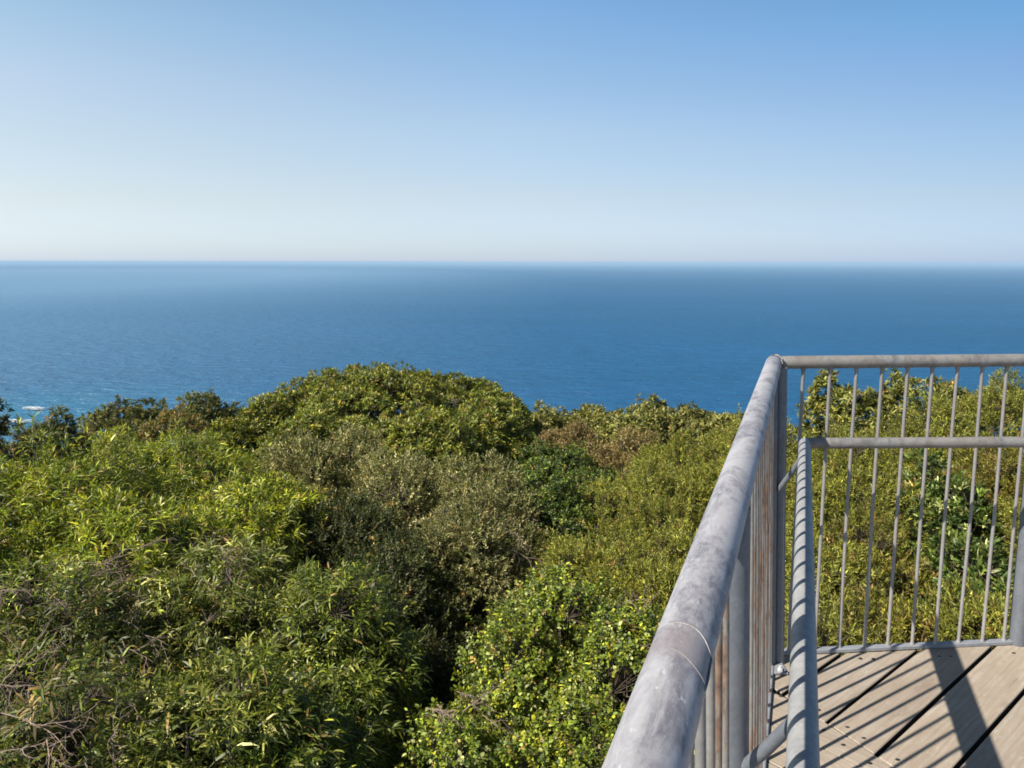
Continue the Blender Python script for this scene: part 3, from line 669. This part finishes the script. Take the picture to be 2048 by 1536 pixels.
PLANTS = [
    (-5.05, 8.16, 66.5, 1.45, 1.7, 1.5, 'long_bright', 'shrub', 'yellow-green long-leaved shrub at the left edge, in front of the dark knobbly trees'),
    (-4.87, 10.97, 66.07, 1.36, 1.6, 1.5, 'long_bright', 'shrub', 'bright long-leaved shrub whose yellow tips stand just below the brown-flowered bush'),
    (-3.06, 8.89, 66.23, 1.15, 1.4, 1.3, 'long_vivid', 'shrub', 'most vivid lime-yellow long-leaved shrub, touching the grey-brown bushes'),
    (-3.67, 7.33, 66.4, 1.06, 1.4, 1.3, 'long_bright', 'shrub', 'lime long-leaved shrub in the middle of the left thicket'),
    (-3.4, 5.54, 66.46, 0.9, 1.25, 1.2, 'long_dark', 'shrub', 'dull green shrub at the left edge with bare pinkish twigs arching over it'),
    (-2.53, 6.42, 66.31, 0.98, 1.2, 1.2, 'long_pale', 'shrub', 'dark long-leaved shrub with pale silvery tufts on its crown'),
    (-1.98, 4.59, 66.49, 0.68, 0.9, 1.0, 'long_pale', 'shrub', 'foreground shrub with drooping pale strap-like leaf tufts at the bottom left'),
    (-1.45, 6.23, 66.16, 0.63, 1.1, 1.15, 'long_mid', 'shrub', 'mid green drooping-leaved shrub left of the black gully'),
    (-2.66, 4.12, 66.64, 0.65, 1.0, 1.0, 'long_dark', 'shrub', 'dark twiggy shrub filling the bottom left corner'),
    (-1.53, 4.76, 66.16, 0.52, 0.9, 1.0, 'long_mid', 'shrub', 'green long-leaved shrub at the bottom edge beside the black gully'),
    (-5.06, 6.2, 66.33, 0.87, 1.6, 1.5, 'long_bright', 'shrub', 'yellow-green shrub just past the left edge'),
    (-3.02, 11.41, 65.86, 0.75, 1.2, 1.5, 'spike', 'shrub', 'grey-brown small-leaved bush, leftmost of the grey-brown clump'),
    (-2.47, 11.95, 65.78, 0.56, 1.2, 1.6, 'spike', 'shrub', 'narrow grey-brown bush rising highest against the domed tree'),
    (-1.63, 10.88, 65.87, 0.73, 1.2, 1.4, 'spike', 'shrub', 'grey-brown bush in the middle of the grey-brown clump'),
    (-0.43, 10.59, 65.89, 0.8, 1.2, 1.3, 'spike', 'shrub', 'grey-brown bush beside the dark glossy shrubs'),
    (-1.97, 9.09, 65.92, 0.79, 1.1, 1.2, 'spike_green_shade', 'shrub', 'olive small-leaved bush below the grey-brown clump, by the lime shrub'),
    (-0.44, 9.29, 65.85, 0.9, 1.2, 1.2, 'spike', 'shrub', 'broad grey-brown bush overhanging the dark hollow'),
    (-1.24, 8.51, 65.84, 0.68, 1.1, 1.1, 'spike_green_shade', 'shrub', 'dark olive bush in the shaded hollow'),
    (-0.8, 7.36, 65.58, 0.36, 0.7, 0.7, 'spike_green_shade', 'shrub', 'shaded dark olive bush deepest in the hollow'),
    (-2.84, 17.37, 66.03, 3.29, 2.9, 1.6, 'rosette', 'tree', 'big domed tree with rosette leaves standing highest against the sea'),
    (-0.5, 15.99, 66.0, 0.98, 1.6, 1.3, 'rosette', 'tree', 'rounded tree forming the right shoulder of the big dome'),
    (-4.98, 15.73, 66.04, 0.67, 1.6, 1.3, 'rosette', 'tree', 'rounded tree forming the left shoulder of the big dome'),
    (-1.56, 14.11, 65.98, 1.36, 1.7, 1.4, 'rosette', 'tree', 'low olive tree in front of the big domed tree'),
    (-3.78, 14.0, 65.87, 0.96, 1.5, 1.4, 'rosette', 'tree', 'low green tree in front of the left shoulder of the big dome'),
    (-5.33, 14.55, 65.67, 0.76, 1.3, 1.3, 'rosette', 'tree', 'small green tree between the big dome and the brown-flowered bush'),
    (0.72, 12.98, 65.6, 0.87, 1.3, 1.4, 'glossy', 'shrub', 'dark glossy shrub between the big dome and the rust-brown bushes'),
    (1.33, 11.72, 65.6, 0.84, 1.2, 1.3, 'glossy', 'shrub', 'dark glossy shrub just below the rust-brown bushes'),
    (0.6, 10.78, 65.55, 0.78, 1.2, 1.3, 'glossy', 'shrub', 'dark glossy shrub beside the broad grey-brown bush'),
    (1.12, 15.16, 65.74, 0.77, 1.1, 1.1, 'rust', 'shrub', 'rust-brown bush under the far tree line, nearer the dome'),
    (1.96, 13.86, 65.71, 0.87, 1.1, 1.1, 'rust', 'shrub', 'rust-brown bush, lower one beside the feathery thicket'),
    (0.74, 18.99, 65.23, 1.04, 1.6, 1.3, 'rosette_pale', 'tree', 'pale olive tree of the far line, next to the big dome'),
    (2.1, 19.89, 65.07, 1.02, 1.5, 1.3, 'rosette_pale', 'tree', 'low pale olive tree of the far line, second from the big dome'),
    (3.02, 17.24, 65.62, 0.76, 1.4, 1.4, 'rosette_pale', 'tree', 'knobbly tree in the far line with the highest tip between dome and railing'),
    (3.85, 16.76, 65.69, 0.58, 1.2, 1.4, 'rosette_pale', 'tree', 'knobbly narrow tree in the far line before the dip in the skyline'),
    (2.35, 16.33, 65.63, 1.04, 1.3, 1.2, 'rosette_pale', 'tree', 'low olive tree in front of the far line'),
    (4.46, 15.89, 65.75, 0.69, 1.4, 1.3, 'rosette_pale', 'tree', 'olive tree seen just left of the railing corner'),
    (1.85, 10.74, 65.59, 1.27, 1.6, 1.4, 'fine', 'shrub', 'feathery olive-yellow shrub below the rust-brown bushes'),
    (3.12, 12.0, 65.96, 1.29, 1.6, 1.4, 'fine', 'shrub', 'feathery olive-yellow shrub rising toward the railing corner'),
    (0.83, 8.66, 65.65, 0.77, 1.2, 1.2, 'fine', 'shrub', 'feathery olive-yellow shrub at the edge of the hollow'),
    (1.63, 8.14, 65.89, 0.91, 1.3, 1.2, 'fine', 'shrub', 'feathery olive-yellow shrub beside the sloping handrail'),
    (3.63, 11.02, 66.29, 0.91, 1.5, 1.4, 'fine', 'shrub', 'feathery shrub straight behind the railing corner'),
    (0.42, 6.69, 66.14, 0.66, 1.1, 1.1, 'round', 'shrub', 'round-leaved yellow-green shrub topping the mound beside the gully'),
    (0.9, 5.73, 66.32, 0.52, 1.0, 1.0, 'round', 'shrub', 'round-leaved shrub with yellow tips tucked against the handrail'),
    (0.04, 5.7, 66.12, 0.45, 0.95, 1.0, 'round', 'shrub', 'round-leaved shrub hanging over the black gully'),
    (-0.36, 4.89, 66.12, 0.33, 0.85, 0.9, 'round', 'shrub', 'round-leaved shrub at the bottom edge by the gully'),
    (0.41, 4.78, 66.22, 0.56, 0.85, 0.9, 'round', 'shrub', 'round-leaved shrub at the bottom edge by the handrail'),
    (0.93, 4.5, 66.36, 0.45, 0.8, 0.9, 'round', 'shrub', 'round-leaved shrub half hidden under the thick handrail'),
    (5.24, 13.2, 66.62, 0.39, 1.1, 1.5, 'rosette_gold', 'tree', 'gold-green knobbly tree seen behind the first balusters'),
    (5.46, 12.45, 66.52, 0.52, 1.2, 1.4, 'rosette_gold', 'tree', 'low gold-green tree between the two knobbly crowns behind the balusters'),
    (6.22, 12.77, 66.67, 0.35, 1.1, 1.6, 'rosette_gold', 'tree', 'tallest gold-green knobbly tree behind the balusters, rising over the top rail'),
    (7.02, 12.8, 66.77, 0.29, 1.0, 1.3, 'rosette_gold', 'tree', 'small knobbly tree behind the balusters, in front of the sea gap'),
    (6.99, 11.2, 66.87, 0.55, 1.4, 1.5, 'fine', 'shrub', 'tall feathery shrub behind the last balusters at the right edge'),
    (5.69, 10.56, 66.71, 0.78, 1.4, 1.3, 'fine', 'shrub', 'feathery shrub behind the balusters below the sea gap'),
    (4.13, 9.54, 66.59, 0.84, 1.4, 1.2, 'fine', 'shrub', 'feathery shrub behind the balusters at lower-handrail height'),
    (5.74, 8.91, 66.68, 0.6, 1.4, 1.3, 'fine_brown', 'shrub', 'brownish feathery shrub behind the balusters at the right edge'),
    (4.84, 8.75, 66.71, 0.55, 1.1, 1.1, 'glossy_pale', 'shrub', 'dark shrub with pale upright leaves behind the balusters'),
    (3.4, 7.46, 66.43, 0.66, 1.2, 1.1, 'fine_brown', 'shrub', 'brown-flecked feathery shrub behind the balusters, left half of the panel'),
    (4.11, 6.75, 66.58, 0.52, 1.1, 1.1, 'glossy_pale', 'shrub', 'bright glossy-leaved shrub behind the balusters, beside the right post'),
    (2.83, 7.27, 66.34, 0.61, 1.1, 1.1, 'fine', 'shrub', 'feathery shrub behind the corner posts'),
    (2.87, 5.61, 66.61, 0.54, 1.0, 0.9, 'fine_brown', 'shrub', 'low feathery shrub right behind the foot of the balusters'),
    (3.36, 5.21, 66.73, 0.43, 1.0, 0.9, 'fine', 'shrub', 'low feathery shrub behind the foot of the right post'),
    (2.3, 5.65, 66.52, 0.48, 1.0, 0.9, 'fine', 'shrub', 'low feathery shrub behind the foot of the corner post'),
    (5.81, 7.51, 66.79, 0.72, 1.6, 1.4, 'fine', 'shrub', 'feathery shrub just past the right edge'),
    (-17.03, 33.97, 61.52, 1.56, 3.2, 2.6, 'far', 'tree', 'far round-topped tree on the left, nearest the surf'),
    (-13.73, 34.36, 61.46, 1.64, 3.2, 2.6, 'far', 'tree', 'far round-topped tree on the left, nearest the big dome'),
    (-14.05, 30.96, 62.04, 1.45, 3.0, 2.4, 'far', 'tree', 'far flat-topped tree between the two far round ones'),
    (-10.11, 22.86, 63.76, 1.35, 2.2, 1.8, 'rust_green', 'shrub', 'brown-flowered bush below the far round trees'),
    (-8.72, 16.88, 64.96, 0.95, 1.6, 1.5, 'dark_rosette', 'tree', 'dark knobbly tree below the nearest far round tree'),
    (-8.89, 15.08, 65.43, 0.62, 1.3, 1.5, 'dark_rosette', 'tree', 'dark knobbly tree whose tips stick up against the surf'),
    (-8.88, 13.9, 65.54, 0.65, 1.4, 1.4, 'dark_rosette', 'tree', 'dark knobbly tree in front of the surf at the left edge'),
    (-5.78, 13.41, 65.85, 0.78, 1.1, 1.1, 'glossy', 'shrub', 'dark leafy shrub between the brown-flowered bush and the lime shrubs'),
    (-8.32, 12.48, 67.32, 0.17, 0.3, 0.4, 'dark_rosette', 'shrub', 'dark sprig poking in at the left edge above the surf'),
    (-9.29, 12.41, 65.99, 0.79, 1.5, 1.5, 'dark_rosette', 'tree', 'dark knobbly tree just past the left edge'),
]
tot = 0; roots = []
for i, a in enumerate(PLANTS):
    r_, n_ = plant(i, *a); roots.append(r_); tot += n_
print('leaf tris', tot)

# bare twigs arching out of the dull green shrub at the left edge
def dead_twigs(root, center, n, seed, reach=(.22, .5)):
    rng = np.random.default_rng(seed)
    base = np.array(root.location)
    for k in range(n):
        V = []; Q = []; n0 = 0
        def stick(p, d, L, r, depth):
            nonlocal n0
            seg = 6; q = p
            for i in range(seg):
                d = unit(d + rng.normal(0, .24, 3) + np.array([0, 0, -.07])); q2 = q + d * L / seg
                v, f = twig_prisms(q[None], (q2 + d * r * .5)[None], r * (1 - i / seg * .7), r * (1 - (i + 1) / seg * .7)); V.append(v); Q.append(f + n0); n0 += len(v)
                if depth > 0 and rng.random() < .8: stick(q2, unit(d + rng.normal(0, .6, 3)), L * rng.uniform(.35, .65), r * .6, depth - 1)
                q = q2
        a = rng.uniform(0, 6.28); s = rng.uniform(.05, .8) ** .5
        p = np.array([center[0] + center[3] * s * math.cos(a), center[1] + center[4] * .8 * s * math.sin(a), center[2] + center[5] * (1 - s * s) ** .5]) - base
        d = unit(np.array([rng.normal(.7, .6), rng.normal(-.1, .6), rng.uniform(-.2, .3)]))
        stick(p - d * .08 + np.array([0, 0, rng.uniform(.02, .14)]), d, rng.uniform(*reach), .0042, 2)
        from_arrays('dead_branch', np.concatenate(V), faces4=np.concatenate(Q), mat=TWIG, parent=root)
dead_twigs(roots[4], PLANTS[4][:6], 22, 7)
dead_twigs(roots[8], PLANTS[8][:6], 16, 8)
dead_twigs(roots[5], PLANTS[5][:6], 6, 9, (.25, .5))
dead_twigs(roots[42], PLANTS[42][:6], 6, 10, (.15, .35))
dead_twigs(roots[44], PLANTS[44][:6], 7, 11, (.15, .35))
dead_twigs(roots[16], PLANTS[16][:6], 5, 12, (.3, .6))

# low scrub between the bushes: one leafy mass nobody could count
rng = np.random.default_rng(77)
P = []
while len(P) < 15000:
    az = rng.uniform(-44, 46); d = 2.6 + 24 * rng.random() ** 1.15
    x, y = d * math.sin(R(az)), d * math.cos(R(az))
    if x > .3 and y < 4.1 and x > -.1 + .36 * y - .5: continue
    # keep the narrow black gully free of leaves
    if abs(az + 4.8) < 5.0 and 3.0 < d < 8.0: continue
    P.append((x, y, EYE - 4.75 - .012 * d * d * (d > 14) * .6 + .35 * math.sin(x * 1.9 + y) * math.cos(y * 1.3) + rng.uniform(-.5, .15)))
P = np.array(P)
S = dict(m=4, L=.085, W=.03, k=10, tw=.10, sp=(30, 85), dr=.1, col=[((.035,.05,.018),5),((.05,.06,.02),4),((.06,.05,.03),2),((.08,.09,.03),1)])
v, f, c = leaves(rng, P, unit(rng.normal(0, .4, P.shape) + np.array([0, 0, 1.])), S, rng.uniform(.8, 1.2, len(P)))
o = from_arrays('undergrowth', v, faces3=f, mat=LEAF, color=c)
tag(o, 'dark tangled undergrowth showing in the gaps between the bushes', 'undergrowth', kind='stuff')

# ------------------------------------------------------------------ haze
me = bpy.data.meshes.new('haze'); hb = SEA_R + 800; z0, z1 = -9.5, 72.0
me.from_pydata([(-hb, -hb, z0), (hb, -hb, z0), (hb, hb, z0), (-hb, hb, z0), (-hb, -hb, z1), (hb, -hb, z1), (hb, hb, z1), (-hb, hb, z1)], [],
               [(3, 2, 1, 0), (4, 5, 6, 7), (0, 1, 5, 4), (1, 2, 6, 5), (2, 3, 7, 6), (3, 0, 4, 7)])
m, nt, out = mat('haze_air')
vol = N(nt, 'ShaderNodeVolumePrincipled', Density=1.15e-4, Anisotropy=0.0)
vol.inputs['Color'].default_value = (.48,.74,1.0,1)
nt.links.new(vol.outputs[0], out.inputs['Volume']); me.materials.append(m)
tag(link(bpy.data.objects.new('haze', me)), kind='stuff')

# ------------------------------------------------------------------ light, sky, camera
w = bpy.data.worlds.new('World'); sc.world = w; w.use_nodes = True; nt = w.node_tree
bg = nt.nodes['Background']
sky = nt.nodes.new('ShaderNodeTexSky'); sky.sky_type = 'NISHITA'; sky.sun_disc = False
sky.sun_elevation = R(SUN_EL); sky.sun_rotation = R(SUN_AZ)
sky.altitude = 70; sky.air_density = 1.0; sky.dust_density = 0.3; sky.ozone_density = 2.0
# sea haze whitens the low sky, more so on the left: one colour balance per bearing, by height above the horizon
BAL = {
    30: [(0.0116, (0.592, 0.691, 0.99)), (0.0681, (0.794, 0.714, 0.737)), (0.1331, (0.967, 0.823, 0.741)), (0.1952, (1.093, 0.909, 0.796)), (0.2497, (0.997, 0.955, 0.824))],
    1024: [(0.0147, (0.459, 0.543, 0.799)), (0.0807, (0.647, 0.601, 0.648)), (0.1557, (0.776, 0.727, 0.706)), (0.2265, (0.747, 0.771, 0.774)), (0.2874, (0.678, 0.804, 0.847))],
    2018: [(0.0134, (0.315, 0.406, 0.675)), (0.0699, (0.413, 0.425, 0.516)), (0.1348, (0.454, 0.486, 0.546)), (0.1969, (0.445, 0.509, 0.593)), (0.2514, (0.379, 0.555, 0.648))],
}
g = nt.nodes.new('ShaderNodeNewGeometry'); sp_ = nt.nodes.new('ShaderNodeSeparateXYZ')
tc = nt.nodes.new('ShaderNodeTexCoord'); nt.links.new(tc.outputs['Generated'], sp_.inputs[0])
for k in BAL: BAL[k].insert(0, (0.0, tuple(v * q for v, q in zip(BAL[k][0][1], (.97, 1.0, 1.10))))); BAL[k].append((.70, tuple(v * .35 for v in BAL[k][-1][1])))  # last stop dims the unseen upper sky to weaken the fill light
rl, rc, rr_ = [ramp(nt, sp_.outputs['Z'], BAL[k]) for k in (30, 1024, 2018)]
def seg(a, b):
    q = nt.nodes.new('ShaderNodeMapRange'); nt.links.new(sp_.outputs['X'], q.inputs[0]); q.inputs[1].default_value = a; q.inputs[2].default_value = b; return q.outputs[0]
bal = mix(nt, seg(0, .53), mix(nt, seg(-.53, 0), rl, rc), rr_)
nt.links.new(mix(nt, 1.0, sky.outputs[0], bal, 'MULTIPLY'), bg.inputs[0]); bg.inputs[1].default_value = 0.1231
sd = bpy.data.lights.new('sun', 'SUN'); sd.energy = 5.0; sd.angle = R(.53); sd.color = (1.0, .93, .82)
so = bpy.data.objects.new('sun', sd); link(so)
to_sun = Vector((math.sin(R(SUN_AZ)) * math.cos(R(SUN_EL)), math.cos(R(SUN_AZ)) * math.cos(R(SUN_EL)), math.sin(R(SUN_EL))))
so.rotation_euler = to_sun.to_track_quat('Z', 'Y').to_euler(); so.location = (0, 0, 90)
cd = bpy.data.cameras.new('camera'); cd.sensor_width = 36; cd.lens = 1597 / 2048 * 36; cd.clip_start = .02; cd.clip_end = 200000
cam = bpy.data.objects.new('camera', cd); link(cam)
cam.matrix_world = Matrix.Translation((0, 0, EYE)) @ Matrix.Rotation(R(90) - math.atan(244 / 1597), 4, 'X') @ Matrix.Rotation(R(.1), 4, 'Z')
sc.camera = cam
sc.view_settings.view_transform = 'Standard'; sc.view_settings.look = 'None'; sc.view_settings.gamma = 1
sc.view_settings.exposure = 0.7
sc.render.engine = 'CYCLES'
sc.cycles.max_bounces = 6; sc.cycles.diffuse_bounces = 3; sc.cycles.transmission_bounces = 3; sc.cycles.volume_bounces = 0
sc.cycles.transparent_max_bounces = 4
sc.cycles.sample_clamp_indirect = 4; sc.cycles.filter_width = 1.7
